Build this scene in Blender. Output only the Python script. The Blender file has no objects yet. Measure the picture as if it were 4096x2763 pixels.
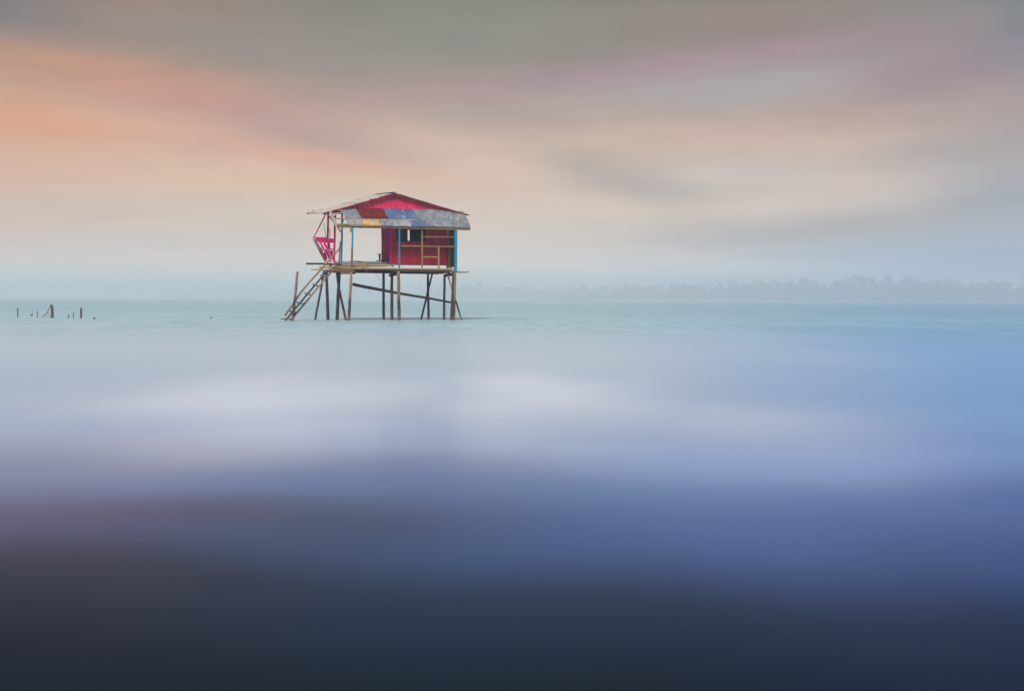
import bpy, math, random
import numpy as np
from mathutils import Vector, Matrix, noise as mnoise

random.seed(7)
rng = np.random.default_rng(7)
sc = bpy.context.scene
COL = sc.collection
R = math.radians

# ------------------------------------------------------------------ camera
W0, H0 = 4096.0, 2763.0            # size of the photograph
HFOV = R(50.0)
F = W0 / 2 / math.tan(HFOV / 2)    # focal length in photograph pixels
CAM_Z = 1.10
HORIZON = 1199.0                   # row of the horizon at the centre column
ROLL = -0.0034
CAM = Vector((0, 0, CAM_Z))
cam_data = bpy.data.cameras.new("camera")
cam_data.sensor_width = 36.0
cam_data.lens = 36.0 * F / W0
cam_data.shift_y = (HORIZON - H0 / 2) / W0
cam_data.clip_start = 0.1
cam_data.clip_end = 20000.0
cam = bpy.data.objects.new("camera", cam_data)
COL.objects.link(cam)
cr, sr = math.cos(ROLL), math.sin(ROLL)
CX, CU = Vector((cr, 0, -sr)), Vector((sr, 0, cr))
cam.matrix_world = Matrix(((CX.x, CU.x, 0, CAM.x), (CX.y, CU.y, -1, CAM.y), (CX.z, CU.z, 0, CAM.z), (0, 0, 0, 1)))
sc.camera = cam

# ------------------------------------------------------------------ render / view
sc.view_settings.view_transform = 'Standard'
sc.view_settings.look = 'None'
sc.view_settings.gamma = 1.0
sc.view_settings.exposure = 0.4
sc.cycles.use_denoising = True
sc.cycles.max_bounces = 8
sc.cycles.volume_bounces = 8
sc.cycles.caustics_reflective = False
sc.cycles.caustics_refractive = False

# ------------------------------------------------------------------ node helpers
def lin(c):
    return tuple(((v / 255.0) / 12.92 if v / 255.0 <= 0.04045 else ((v / 255.0 + 0.055) / 1.055) ** 2.4) for v in c)

class NT:
    def __init__(self, tree):
        self.t = tree; self.n = tree.nodes; self.l = tree.links
    def new(self, kind, **kw):
        nd = self.n.new(kind)
        for k, v in kw.items(): setattr(nd, k, v)
        return nd
    def put(self, sock, v):
        if isinstance(v, bpy.types.NodeSocket): self.l.new(v, sock)
        elif v is not None:
            if hasattr(sock.default_value, '__len__'):
                n = len(sock.default_value); v = tuple(v)
                if len(v) < n: v = v + (1.0,)
                sock.default_value = v[:n]
            else: sock.default_value = v
    def math(self, op, a, b=None, c=None, clamp=False):
        nd = self.new('ShaderNodeMath', operation=op); nd.use_clamp = clamp
        for i, v in enumerate((a, b, c)):
            if v is not None: self.put(nd.inputs[i], v)
        return nd.outputs[0]
    def vmath(self, op, a, b=None):
        nd = self.new('ShaderNodeVectorMath', operation=op)
        self.put(nd.inputs[0], a)
        if b is not None: self.put(nd.inputs[1], b)
        return nd.outputs['Value'] if op in ('LENGTH', 'DOT_PRODUCT') else nd.outputs[0]
    def mix(self, f, a, b, blend='MIX'):
        nd = self.new('ShaderNodeMix', data_type='RGBA', blend_type=blend)
        self.put(nd.inputs[0], f); self.put(nd.inputs[6], a); self.put(nd.inputs[7], b)
        return nd.outputs[2]
    def noise(self, vec, scale, detail=3, rough=0.5, dist=0.0):
        nd = self.new('ShaderNodeTexNoise')
        self.put(nd.inputs['Vector'], vec); nd.inputs['Scale'].default_value = scale
        nd.inputs['Detail'].default_value = detail; nd.inputs['Roughness'].default_value = rough
        nd.inputs['Distortion'].default_value = dist
        return nd
    def ramp(self, f, stops, mode='LINEAR'):
        nd = self.new('ShaderNodeValToRGB'); cr_ = nd.color_ramp; cr_.interpolation = mode
        while len(cr_.elements) < len(stops): cr_.elements.new(0.5)
        for e, (p, c) in zip(cr_.elements, stops):
            e.position = p
            e.color = (c, c, c, 1) if not hasattr(c, '__len__') else tuple(c)[:3] + (1,)
        self.put(nd.inputs[0], f)
        return nd.outputs[0]
    def maprange(self, v, a, b, c=0.0, d=1.0, smooth=True):
        nd = self.new('ShaderNodeMapRange', interpolation_type='SMOOTHSTEP' if smooth else 'LINEAR')
        for i, x in enumerate((v, a, b, c, d)): self.put(nd.inputs[i], x)
        return nd.outputs[0]
    def mapping(self, vec, loc=(0, 0, 0), rot=(0, 0, 0), scale=(1, 1, 1)):
        nd = self.new('ShaderNodeMapping')
        self.put(nd.inputs[0], vec); self.put(nd.inputs[1], loc); self.put(nd.inputs[2], rot); self.put(nd.inputs[3], scale)
        return nd.outputs[0]
    def blob(self, vec, cx, cy, rx, ry, rot=0.0):
        """soft elliptical patch: exp(-r^2)"""
        p = self.vmath('SUBTRACT', vec, (cx, cy, 0))
        p = self.mapping(p, rot=(0, 0, -rot))
        p = self.vmath('DIVIDE', p, (rx, ry, 1))
        r2 = self.vmath('DOT_PRODUCT', p, p)
        return self.math('EXPONENT', self.math('MULTIPLY', r2, -1.0))

# ------------------------------------------------------------------ sun direction
SUN_AZ, SUN_EL = R(-165.0), R(45.0)      # azimuth from +Y towards +X: veiled sun behind the camera, to its left

# ------------------------------------------------------------------ world: thin blue sky behind a veil of soft streaked cloud
world = bpy.data.worlds.new("World"); sc.world = world; world.use_nodes = True
w = NT(world.node_tree); w.n.clear()
dirv = w.new('ShaderNodeTexCoord').outputs['Generated']
sep = w.new('ShaderNodeSeparateXYZ'); w.l.new(dirv, sep.inputs[0])
DEG = 180 / math.pi
az = w.math('MULTIPLY', w.math('ARCTAN2', sep.outputs[0], sep.outputs[1]), DEG)
el = w.math('MULTIPLY', w.math('ARCSINE', sep.outputs[2]), DEG)
cmb = w.new('ShaderNodeCombineXYZ'); w.l.new(az, cmb.inputs[0]); w.l.new(el, cmb.inputs[1])
ae = cmb.outputs[0]
# slow warp so that no cloud edge is a clean ellipse
wn = w.noise(w.mapping(dirv, scale=(5.0, 5.0, 16.0)), 1.0, 3, 0.55)
warp = w.vmath('MULTIPLY', w.vmath('SUBTRACT', wn.outputs['Color'], (0.5, 0.5, 0.5)), (9.0, 2.6, 0.0))
aew = w.vmath('ADD', ae, warp)
aec = w.vmath('ADD', ae, w.vmath('MULTIPLY', warp, (0.5, 0.5, 0.0)))
sepw = w.new('ShaderNodeSeparateXYZ'); w.l.new(aew, sepw.inputs[0])
elw = w.math('ADD', w.math('MULTIPLY', el, 0.6), w.math('MULTIPLY', sepw.outputs[1], 0.4))
e01 = w.math('DIVIDE', w.math('MAXIMUM', elw, 0.0), 90.0)
g = lambda d: d / 90.0
col = w.ramp(e01, [(g(0), lin((246, 228, 208))), (g(1.6), lin((242, 224, 203))), (g(3.2), lin((232, 214, 194))), (g(5.9), lin((229, 206, 185))),
                   (g(8.0), lin((214, 189, 171))), (g(11.0), lin((157, 140, 130))), (g(15.2), lin((120, 115, 105))), (g(20), lin((114, 118, 121))),
                   (g(28), lin((130, 140, 154))), (g(46), lin((190, 204, 224))), (g(90), lin((208, 222, 242)))])
# cooler away from the sunset side
cool = w.maprange(az, 5.0, 70.0, 0.0, 0.7)
col = w.mix(cool, col, w.mix(1.0, col, (0.74, 0.92, 1.14), 'MULTIPLY'))
# streaked clouds all round the sky
st = w.noise(w.mapping(dirv, rot=(0.04, 0.10, 0.2), scale=(3.2, 3.2, 26.0)), 1.0, 4, 0.55, 0.4)
col = w.mix(w.math('MULTIPLY', w.maprange(st.outputs[0], 0.38, 0.72), 0.30), col, w.mix(1.0, col, (0.80, 0.77, 0.80), 'MULTIPLY'))
st2 = w.noise(w.mapping(dirv, loc=(3, 1, 0), rot=(-0.05, 0.06, 0.6), scale=(2.0, 2.0, 15.0)), 1.0, 3, 0.5, 0.3)
col = w.mix(w.math('MULTIPLY', w.maprange(st2.outputs[0], 0.45, 0.75), 0.30), col, w.mix(1.0, col, (1.16, 1.12, 1.08), 'MULTIPLY'))
mt = w.noise(w.mapping(dirv, rot=(0.02, 0.07, 0.1), scale=(9.0, 9.0, 48.0)), 1.0, 5, 0.6, 0.5)
mg = w.maprange(mt.outputs[0], 0.3, 0.7, 0.935, 1.065, smooth=False)
# the glow of the hidden sunset, wide on the left
col = w.mix(w.math('MULTIPLY', w.blob(aew, -33.0, 6.0, 19.0, 5.2), 0.6), col, lin((226, 166, 132)))
col = w.mix(w.math('MULTIPLY', w.blob(aew, 52.0, 0.0, 26.0, 5.0), 0.8), col, lin((140, 164, 194)))
S = F / W0 * 2324.0      # pixels of a 2324 wide view per radian
def sky_at(x, y):
    return math.degrees(math.atan((x - 1162) / S)), math.degrees(math.atan((679.5 - y) / S))
CLOUDS = [  # x, y, half width, half height, tilt (deg, + rises to the right), colour, weight
    (-30, 30, 200, 95, 0, (80, 86, 100), .92), (330, 55, 260, 66, -6, (152, 126, 113), .8),
    (90, 190, 300, 34, 0, (192, 154, 116), .55), (1080, 70, 480, 95, 2, (130, 131, 121), .75),
    (560, 120, 330, 36, -8, (140, 133, 126), .55), (1720, 60, 300, 60, 0, (141, 124, 117), .8),
    (2080, 45, 170, 60, 0, (132, 134, 130), .4), (0, 312, 230, 44, -3, (226, 162, 128), .70), (370, 232, 270, 42, -9, (208, 152, 134), .65),
    (120, 392, 260, 30, -2, (214, 172, 152), .45), (690, 315, 190, 36, -10, (176, 145, 140), .75),
    (700, 372, 250, 22, -7, (222, 168, 148), .70), (560, 410, 420, 26, -3, (222, 188, 158), .55), (960, 225, 300, 34, 2, (172, 144, 140), .65),
    (1120, 268, 220, 26, 0, (160, 145, 142), .5), (1560, 155, 440, 26, 6, (166, 139, 147), .8),
    (1700, 205, 330, 36, 4, (173, 168, 172), .70), (2200, 190, 220, 60, 10, (158, 132, 137), .75),
    (1980, 282, 300, 26, 2, (186, 160, 152), .55), (1430, 338, 330, 24, 0, (204, 182, 164), .5),
    (1405, 402, 165, 48, -14, (160, 148, 138), .72), (1490, 425, 100, 26, -8, (164, 153, 144), .45), (1690, 405, 200, 44, 0, (200, 192, 186), .70),
    (2120, 370, 200, 40, 4, (172, 156, 150), .55), (2260, 440, 130, 60, 0, (152, 154, 156), .50),
    (1850, 520, 330, 32, 3, (158, 151, 145), .75), (1960, 562, 300, 28, 2, (156, 157, 160), .60),
    (60, 480, 240, 26, 0, (206, 184, 172), .5), (480, 500, 330, 30, 0, (214, 198, 178), .55),
    (330, 560, 300, 20, 0, (200, 188, 178), .4), (560, 640, 620, 40, 0, (240, 222, 200), .6),
    (2420, 620, 420, 64, 0, (118, 150, 190), .92), (2310, 480, 190, 100, 0, (142, 147, 156), .60), (2310, 320, 170, 60, 0, (150, 137, 134), .60), (1750, 650, 480, 42, 0, (160, 176, 196), .6), (2340, 60, 110, 110, 0, (94, 112, 128), .65),
]
for x, y, rx, ry, tilt, c, wt in CLOUDS:
    a0, e0 = sky_at(x, y)
    m = w.blob(aec, a0, e0, math.degrees(rx / S) * 1.12, math.degrees(ry / S) * 1.2, R(tilt))
    col = w.mix(w.math('MULTIPLY', m, wt), col, lin(c))
nish = w.new('ShaderNodeTexSky', sky_type='NISHITA')
nish.sun_disc = False
nish.sun_elevation = SUN_EL
nish.sun_rotation = SUN_AZ
nish.air_density = 1.2; nish.dust_density = 2.0
# a little clear sky shows through overhead, none low down
cm = w.new('ShaderNodeCombineXYZ')
for i_ in range(3): w.l.new(mg, cm.inputs[i_])
col = w.mix(1.0, col, cm.outputs[0], 'MULTIPLY')
hs = w.new('ShaderNodeHueSaturation'); hs.inputs['Saturation'].default_value = 1.24; hs.inputs['Value'].default_value = 1.02; w.put(hs.inputs['Color'], col); col = w.mix(1.0, hs.outputs[0], (1.02, 0.985, 0.945), 'MULTIPLY')
glow = w.maprange(el, 0.0, 4.5, 1.25, 1.0)
cg = w.new('ShaderNodeCombineXYZ')
for i_ in range(3): w.l.new(glow, cg.inputs[i_])
col = w.mix(1.0, col, cg.outputs[0], 'MULTIPLY')
open_sky = w.maprange(el, 18.0, 75.0, 0.0, 0.30)
sky = w.mix(open_sky, col, w.mix(1.0, nish.outputs[0], (0.10, 0.10, 0.10), 'MULTIPLY'))
world.cycles.sampling_method = 'MANUAL'; world.cycles.sample_map_resolution = 256
bg = w.new('ShaderNodeBackground'); w.put(bg.inputs[0], sky); bg.inputs[1].default_value = 0.76
wo = w.new('ShaderNodeOutputWorld'); w.l.new(bg.outputs[0], wo.inputs[0])

# ------------------------------------------------------------------ sun through cloud
sd = bpy.data.lights.new("sun", 'SUN'); sd.energy = 2.5; sd.angle = R(22); sd.color = (1.0, 0.93, 0.86)
so = bpy.data.objects.new("sun", sd); COL.objects.link(so)
sdir = Vector((math.sin(SUN_AZ) * math.cos(SUN_EL), math.cos(SUN_AZ) * math.cos(SUN_EL), math.sin(SUN_EL)))
so.rotation_euler = (-sdir).to_track_quat('-Z', 'Y').to_euler()
so.location = sdir * 60

# ------------------------------------------------------------------ measuring: photograph pixel -> place
def ray(p):
    u, v = (p[0] - W0 / 2) / F, -(p[1] - HORIZON) / F
    return CX * u + CU * v + Vector((0, 1, 0))
def on_water(p, z=0.0):
    d = ray(p); return CAM + d * ((z - CAM_Z) / d.z)
def at_dist(p, y):
    return CAM + ray(p) * y
# crops the photograph was measured in
FA = lambda x, y: (1100 + x / 4.355, 740 + y / 4.355)
FB = lambda x, y: (1480 + x / 4.355, 740 + y / 4.355)
FC = lambda x, y: (1100 + x / 5.6, 1030 + y / 5.6)
FD = lambda x, y: (1480 + x / 5.536, 1030 + y / 5.536)
FE = lambda x, y: (1340 + x / 8.304, 960 + y / 8.304)
FG = lambda x, y: (1220 + x / 5.807, 820 + y / 5.807)
FS = lambda x, y: (40 + x / 6.458, 1190 + y / 6.458)
HUT_D, TH = 57.6, R(20.0)          # the house stands 58 m out, turned 20 degrees
EX, EY = Vector((math.cos(TH), math.sin(TH), 0)), Vector((-math.sin(TH), math.cos(TH), 0))
HO = at_dist(FB(510, 1460), HUT_D); HO.z = 0
def hp(p, Y):                       # point on the plane at depth Y of the house
    d = ray(p); n = EY
    t = ((HO - CAM).dot(n) + Y) / d.dot(n)
    return CAM + d * t
def hz(p, Y, z):                    # same column, but at height z
    q = hp(p, Y); q.z = z; return q
def shift(p, dx=0, dy=0, dz=0):
    return p + EX * dx + EY * dy + Vector((0, 0, dz))

# ------------------------------------------------------------------ object helpers
def tag(o, label=None, cat=None, group=None, kind=None):
    if label: o['label'] = label
    if cat: o['category'] = cat
    if group: o['group'] = group
    if kind: o['kind'] = kind
    return o
def empty(name, loc, rz=0.0):
    o = bpy.data.objects.new(name, None); COL.objects.link(o)
    o.location = loc; o.rotation_euler = (0, 0, rz); o.empty_display_size = 0.3
    return o
def root_matrix(o):
    m = Matrix.Identity(4)
    while o is not None:
        m = Matrix.LocRotScale(o.location, o.rotation_euler, o.scale) @ m
        o = o.parent
    return m
class MB:
    def __init__(self): self.v = []; self.f = []; self.sm = []
    def add(self, verts, faces, smooth=False):
        b = len(self.v); self.v += [Vector(q) for q in verts]
        self.f += [tuple(i + b for i in fc) for fc in faces]; self.sm += [smooth] * len(faces)
        return self
    def bar(self, p0, p1, wd, ht, side=None, jit=0.0):
        """rectangular timber from p0 to p1; wd along side, ht across"""
        p0, p1 = Vector(p0), Vector(p1); d = (p1 - p0).normalized()
        if side is None: side = EY if abs(d.dot(EY)) < 0.9 else EX
        s = (side - d * side.dot(d)).normalized(); u = d.cross(s).normalized()
        ch = min(wd, ht) * 0.12
        vs = []
        for p, k in ((p0, 1), (p1, 1)):
            j = [random.uniform(-jit, jit) for _ in range(2)]
            a, b = wd / 2 + j[0], ht / 2 + j[1]
            for sx, uy in ((a - ch, b), (-a + ch, b), (-a, b - ch), (-a, -b + ch), (-a + ch, -b), (a - ch, -b), (a, -b + ch), (a, b - ch)):
                vs.append(p + s * sx + u * uy)
        fs = [(i, (i + 1) % 8, 8 + (i + 1) % 8, 8 + i) for i in range(8)]
        fs += [tuple(range(7, -1, -1)), tuple(range(8, 16))]
        return self.add(vs, fs)
    def pole(self, pts, r0, r1=None, n=10, knob=0.06, caps=True):
        """round pole through pts, uneven like a cut trunk"""
        pts = [Vector(p) for p in pts]
        if r1 is None: r1 = r0
        # resample
        L = [0]
        for a, b in zip(pts, pts[1:]): L.append(L[-1] + (b - a).length)
        N = max(2, min(14, int(L[-1] / 0.28) + 2)) if L[-1] > 0.4 else len(pts)
        N = max(N, len(pts))
        ring = []
        for i in range(N):
            s = L[-1] * i / (N - 1)
            k = 0
            while k < len(L) - 2 and s > L[k + 1]: k += 1
            t = (s - L[k]) / max(1e-6, L[k + 1] - L[k])
            ring.append((pts[k].lerp(pts[k + 1], t), (pts[k + 1] - pts[k]).normalized(), r0 + (r1 - r0) * i / (N - 1)))
        vs = []
        ph = random.uniform(0, 50)
        for i, (p, d, r) in enumerate(ring):
            a = Vector((0, 0, 1)) if abs(d.z) < 0.9 else Vector((1, 0, 0))
            s = d.cross(a).normalized(); u = s.cross(d)
            off = s * (mnoise.noise((ph, i * .6, 0)) * r * knob * 3) + u * (mnoise.noise((ph, 9, i * .6)) * r * knob * 3)
            for k in range(n):
                an = 2 * math.pi * k / n
                rr = r * (1 + knob * mnoise.noise((ph + math.cos(an) * 1.2, math.sin(an) * 1.2, i * 0.7)) * 2)
                vs.append(p + off + s * math.cos(an) * rr + u * math.sin(an) * rr)
        fs = [(i * n + k, i * n + (k + 1) % n, (i + 1) * n + (k + 1) % n, (i + 1) * n + k) for i in range(N - 1) for k in range(n)]
        self.add(vs, fs, True)
        if caps:
            b = len(self.v) - len(vs)
            self.f += [tuple(b + k for k in range(n - 1, -1, -1)), tuple(b + (N - 1) * n + k for k in range(n))]; self.sm += [False, False]
        return self
    def slab(self, quad, t, nrm):
        """thin board: quad corners in order, thickness t along nrm"""
        q = [Vector(p) for p in quad]; n = Vector(nrm).normalized() * t
        k = len(q)
        vs = q + [p + n for p in q]
        fs = [tuple(range(k - 1, -1, -1)), tuple(range(k, 2 * k))] + [(i, (i + 1) % k, k + (i + 1) % k, k + i) for i in range(k)]
        return self.add(vs, fs)
    def sheet(self, TL, TR, BR, BL, waves, amp=0.011, rows=4, wob=0.006, seg=8):
        """corrugated sheet with thickness; ridges run from the top edge to the bottom edge"""
        TL, TR, BR, BL = map(Vector, (TL, TR, BR, BL))
        n = (TR - TL).cross(BL - TL).normalized()
        if n.z < 0 and abs(n.z) > 0.15: n = -n
        cols = waves * seg; ph = random.uniform(0, 99)
        vs = []
        for lay in (0.0, 0.004):
            for j in range(rows + 1):
                for i in range(cols + 1):
                    s, t = i / cols, j / rows
                    p = TL.lerp(TR, s).lerp(BL.lerp(BR, s), t)
                    wv = math.sin(2 * math.pi * waves * s) * amp + mnoise.noise((ph + s * 2.2, t * 2.0, 0)) * wob * 2
                    vs.append(p + n * (wv - lay))
        c1 = cols + 1; M = c1 * (rows + 1); fs = []
        for j in range(rows):
            for i in range(cols):
                a = j * c1 + i
                fs.append((a, a + c1, a + c1 + 1, a + 1)); fs.append((M + a, M + a + 1, M + a + c1 + 1, M + a + c1))
        nb = len(fs)
        edge = [i for i in range(c1)] + [j * c1 + cols for j in range(1, rows + 1)] + [rows * c1 + i for i in range(cols - 1, -1, -1)] + [j * c1 for j in range(rows - 1, 0, -1)]
        for a, b in zip(edge, edge[1:] + edge[:1]): fs.append((a, b, M + b, M + a))
        self.add(vs, fs)
        self.sm[-len(fs):] = [True] * nb + [False] * (len(fs) - nb)
        return self
    def build(self, name, mat, parent=None, origin=None):
        me = bpy.data.meshes.new(name)
        if parent is not None: inv = root_matrix(parent).inverted()
        elif origin is not None: inv = Matrix.Translation(-Vector(origin))
        else: inv = Matrix.Identity(4)
        me.from_pydata([inv @ p for p in self.v], [], self.f)
        me.polygons.foreach_set('use_smooth', self.sm)
        me.materials.append(mat); me.update()
        o = bpy.data.objects.new(name, me); COL.objects.link(o)
        if parent is not None: o.parent = parent
        elif origin is not None: o.location = origin
        return o

# ------------------------------------------------------------------ materials
MATS = {}
def base_mat(name):
    m = bpy.data.materials.new(name); m.use_nodes = True
    t = NT(m.node_tree); bsdf = t.n['Principled BSDF']
    MATS[name] = m
    return m, t, bsdf
def wood(name, c1, c2, c3=None, rough=0.85, scale=1.0, var=0.35, tide=False):
    m, t, b = base_mat(name)
    geo = t.new('ShaderNodeNewGeometry').outputs['Position']
    info = t.new('ShaderNodeObjectInfo').outputs['Random']
    off = t.vmath('ADD', geo, t.vmath('MULTIPLY', (17.3, 9.1, 5.7), info))
    n1 = t.noise(off, 2.3 * scale, 5, 0.65, 0.3)
    c = t.mix(t.maprange(n1.outputs[0], 0.35, 0.68), c1, c2)
    n2 = t.noise(t.mapping(off, scale=(22, 22, 6)), 1.0 * scale, 3, 0.6)
    c = t.mix(t.math('MULTIPLY', t.maprange(n2.outputs[0], 0.42, 0.7), 0.55), c, c3 or tuple(v * 0.35 for v in c1))
    c = t.mix(1.0, c, t.ramp(info, [(0, 1 - var), (1, 1 + var * 0.5)]), 'MULTIPLY')
    if tide:   # wet, weed-stained wood below the tide mark, flecked with barnacles
        z = t.new('ShaderNodeSeparateXYZ'); t.l.new(geo, z.inputs[0])
        zz = t.math('ADD', z.outputs[2], t.math('MULTIPLY', t.math('SUBTRACT', n1.outputs[0], 0.5), 1.1))
        wet = t.math('MULTIPLY', t.maprange(zz, 1.25, 0.95), t.maprange(zz, 0.1, 0.45, 0.55, 1.0))
        c = t.mix(t.math('MULTIPLY', wet, 0.88), c, (0.034, 0.022, 0.030))
        vo = t.noise(geo, 26.0, 2, 0.6)
        fleck = t.math('MULTIPLY', t.maprange(vo.outputs[0], 0.58, 0.66), t.maprange(z.outputs[2], 1.15, 0.35))
        c = t.mix(t.math('MULTIPLY', fleck, 0.85), c, (0.46, 0.30, 0.12))
    t.put(b.inputs['Base Color'], c); b.inputs['Roughness'].default_value = rough
    b.inputs['Specular IOR Level'].default_value = 0.25
    bp = t.new('ShaderNodeBump'); bp.inputs['Strength'].default_value = 0.5; bp.inputs['Distance'].default_value = 0.01
    t.l.new(n2.outputs[0], bp.inputs['Height']); t.l.new(bp.outputs[0], b.inputs['Normal'])
    return m
def paint(name, c, worn, wear=0.3, rough=0.6, var=0.25, streak=True):
    m, t, b = base_mat(name)
    geo = t.new('ShaderNodeNewGeometry').outputs['Position']
    info = t.new('ShaderNodeObjectInfo').outputs['Random']
    n1 = t.noise(t.mapping(geo, scale=(1, 1, 0.35)) if streak else geo, 5.0, 5, 0.65, 0.2)
    cc = t.mix(1.0, c, t.ramp(info, [(0, 1 - var), (1, 1 + var * 0.35)]), 'MULTIPLY')
    n0 = t.noise(geo, 1.1, 3, 0.5)
    cc = t.mix(1.0, cc, t.ramp(n0.outputs[0], [(0.3, 0.78), (0.7, 1.08)]), 'MULTIPLY')
    lo = 0.72 - 0.3 * wear
    cc = t.mix(t.math('MULTIPLY', t.maprange(n1.outputs[0], lo, lo + 0.12), 0.8), cc, worn)
    t.put(b.inputs['Base Color'], cc); b.inputs['Roughness'].default_value = rough
    b.inputs['Specular IOR Level'].default_value = 0.15
    bp = t.new('ShaderNodeBump'); bp.inputs['Strength'].default_value = 0.3; bp.inputs['Distance'].default_value = 0.006
    t.l.new(n1.outputs[0], bp.inputs['Height']); t.l.new(bp.outputs[0], b.inputs['Normal'])
    return m
def tin(name, c1, c2, c3, wear=0.5, rough=0.72, rust=0.12):
    m, t, b = base_mat(name)
    geo = t.new('ShaderNodeNewGeometry').outputs['Position']
    info = t.new('ShaderNodeObjectInfo').outputs['Random']
    loc = t.vmath('ADD', geo, t.vmath('MULTIPLY', (31.0, 13.0, 7.0), info))
    n1 = t.noise(t.mapping(loc, rot=(0, 0, -TH), scale=(2.0, 0.8, 0.8)), 1.6, 5, 0.62, 0.5)
    c = t.mix(t.maprange(n1.outputs[0], 0.62 - wear * 0.3, 0.74 - wear * 0.25), c1, c2)
    n2 = t.noise(t.mapping(loc, rot=(0, 0, -TH), scale=(15.0, 0.9, 0.9)), 1.0, 3, 0.65)
    c = t.mix(t.math('MULTIPLY', t.maprange(n2.outputs[0], 0.46, 0.62), 0.8), c, c3)
    n3 = t.noise(loc, 7.0, 5, 0.7, 0.6)
    c = t.mix(t.math('MULTIPLY', t.maprange(n3.outputs[0], 0.58, 0.70), rust * 4.0, clamp=True), c, (0.16, 0.055, 0.025))
    n4 = t.noise(t.mapping(loc, rot=(0, 0, -TH), scale=(6.0, 0.7, 0.7)), 1.3, 4, 0.7, 0.4)
    c = t.mix(t.math('MULTIPLY', t.maprange(n4.outputs[0], 0.54, 0.66), min(1.0, rust * 4.0)), c, (0.24, 0.115, 0.055))
    n5 = t.noise(loc, 2.4, 4, 0.6, 0.3)
    c = t.mix(1.0, c, t.ramp(n5.outputs[0], [(0.3, 0.62), (0.68, 1.15)]), 'MULTIPLY')
    t.put(b.inputs['Base Color'], c); b.inputs['Roughness'].default_value = rough
    b.inputs['Specular IOR Level'].default_value = 0.2
    return m
WOOD_L = wood('sun_bleached_wood', (0.34, 0.20, 0.085), (0.27, 0.16, 0.08), (0.16, 0.09, 0.05))
WOOD_Y = wood('yellow_plank_wood', (0.42, 0.235, 0.075), (0.32, 0.17, 0.065), (0.17, 0.09, 0.05))
WOOD_O = wood('fresh_orange_wood', (0.62, 0.28, 0.11), (0.55, 0.26, 0.11))
WOOD_M = wood('brown_weathered_wood', (0.24, 0.14, 0.075), (0.17, 0.10, 0.06), (0.06, 0.035, 0.03))
WOOD_P = wood('pinkish_grey_wood', (0.34, 0.20, 0.15), (0.24, 0.15, 0.12), (0.09, 0.06, 0.055))
WOOD_D = wood('dark_wet_wood', (0.022, 0.014, 0.017), (0.040, 0.023, 0.020), (0.008, 0.007, 0.010))
WOOD_W = wood('bleached_grey_board', (0.46, 0.40, 0.34), (0.36, 0.31, 0.27), (0.22, 0.18, 0.16))
PILE_L = wood('pale_pile_wood', (0.48, 0.28, 0.15), (0.34, 0.20, 0.12), (0.10, 0.06, 0.05), tide=True)
PILE_D = wood('dark_pile_wood', (0.105, 0.060, 0.046), (0.062, 0.036, 0.036), (0.02, 0.014, 0.02), tide=True)
PILE_B = wood('blue_grey_pile_wood', (0.085, 0.080, 0.095), (0.05, 0.045, 0.058), (0.018, 0.016, 0.026), tide=True)
BAMBOO = wood('bamboo_pole', (0.48, 0.27, 0.13), (0.36, 0.20, 0.11), (0.20, 0.10, 0.06))
CRIMSON = paint('crimson_wall_paint', (0.62, 0.016, 0.070), (0.55, 0.10, 0.12), 0.15)
GABLE = paint('pink_gable_paint', (0.88, 0.028, 0.125), (0.70, 0.12, 0.16), 0.15, var=.15)
MAGENTA = paint('magenta_frame_paint', (0.72, 0.014, 0.19), (0.42, 0.10, 0.12), 0.30)
PLUM = paint('plum_sheet_paint', (0.50, 0.010, 0.15), (0.30, 0.02, 0.09), 0.35)
DEEPRED = paint('dark_red_timber_paint', (0.26, 0.012, 0.045), (0.12, 0.02, 0.03), 0.35)
TEAL = paint('turquoise_post_paint', (0.008, 0.27, 0.42), (0.02, 0.20, 0.30), 0.2)
GREEN = paint('sea_green_paint', (0.02, 0.35, 0.26), (0.16, 0.09, 0.05), 0.75)
NAVY = paint('navy_window_paint', (0.010, 0.03, 0.075), (0.02, 0.03, 0.05), 0.2)
TIN_B = tin('blue_faded_tin', (0.075, 0.14, 0.30), (0.29, 0.32, 0.34), (0.17, 0.22, 0.29), 0.4, rust=.09)
TIN_G = tin('grey_blue_tin', (0.25, 0.275, 0.30), (0.38, 0.36, 0.33), (0.13, 0.175, 0.25), 0.5, rust=.10)
TIN_P = tin('pale_tin', (0.42, 0.40, 0.38), (0.30, 0.33, 0.36), (0.26, 0.26, 0.28), 0.4)
TIN_R = tin('dark_red_rusted_tin', (0.17, 0.016, 0.015), (0.20, 0.03, 0.02), (0.09, 0.012, 0.014), 0.4, rust=0.02)
TIN_Y = tin('tin_with_yellow_paint', (0.78, 0.32, 0.010), (0.55, 0.43, 0.29), (0.60, 0.36, 0.10), 0.75, rust=0.02)
TIN_W = tin('bleached_roof_tin', (0.58, 0.48, 0.40), (0.50, 0.42, 0.35), (0.42, 0.35, 0.30), 0.4, rust=0.03)
TIN_N = tin('dark_roof_tin', (0.05, 0.065, 0.085), (0.09, 0.10, 0.12), (0.03, 0.035, 0.05), 0.4)
RUNG = wood('grey_blue_rung_wood', (0.17, 0.19, 0.21), (0.10, 0.11, 0.13), (0.05, 0.05, 0.06))
STAKE_Y = wood('yellowed_stake_wood', (0.20, 0.125, 0.05), (0.085, 0.045, 0.06), (0.04, 0.02, 0.035))
ROPE = wood('pale_rope', (0.62, 0.52, 0.34), (0.5, 0.42, 0.28))
WEED = wood('dark_weed', (0.03, 0.035, 0.03), (0.02, 0.02, 0.02))
IRON = paint('rusty_dark_iron', (0.018, 0.022, 0.032), (0.05, 0.03, 0.025), 0.3)
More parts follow.
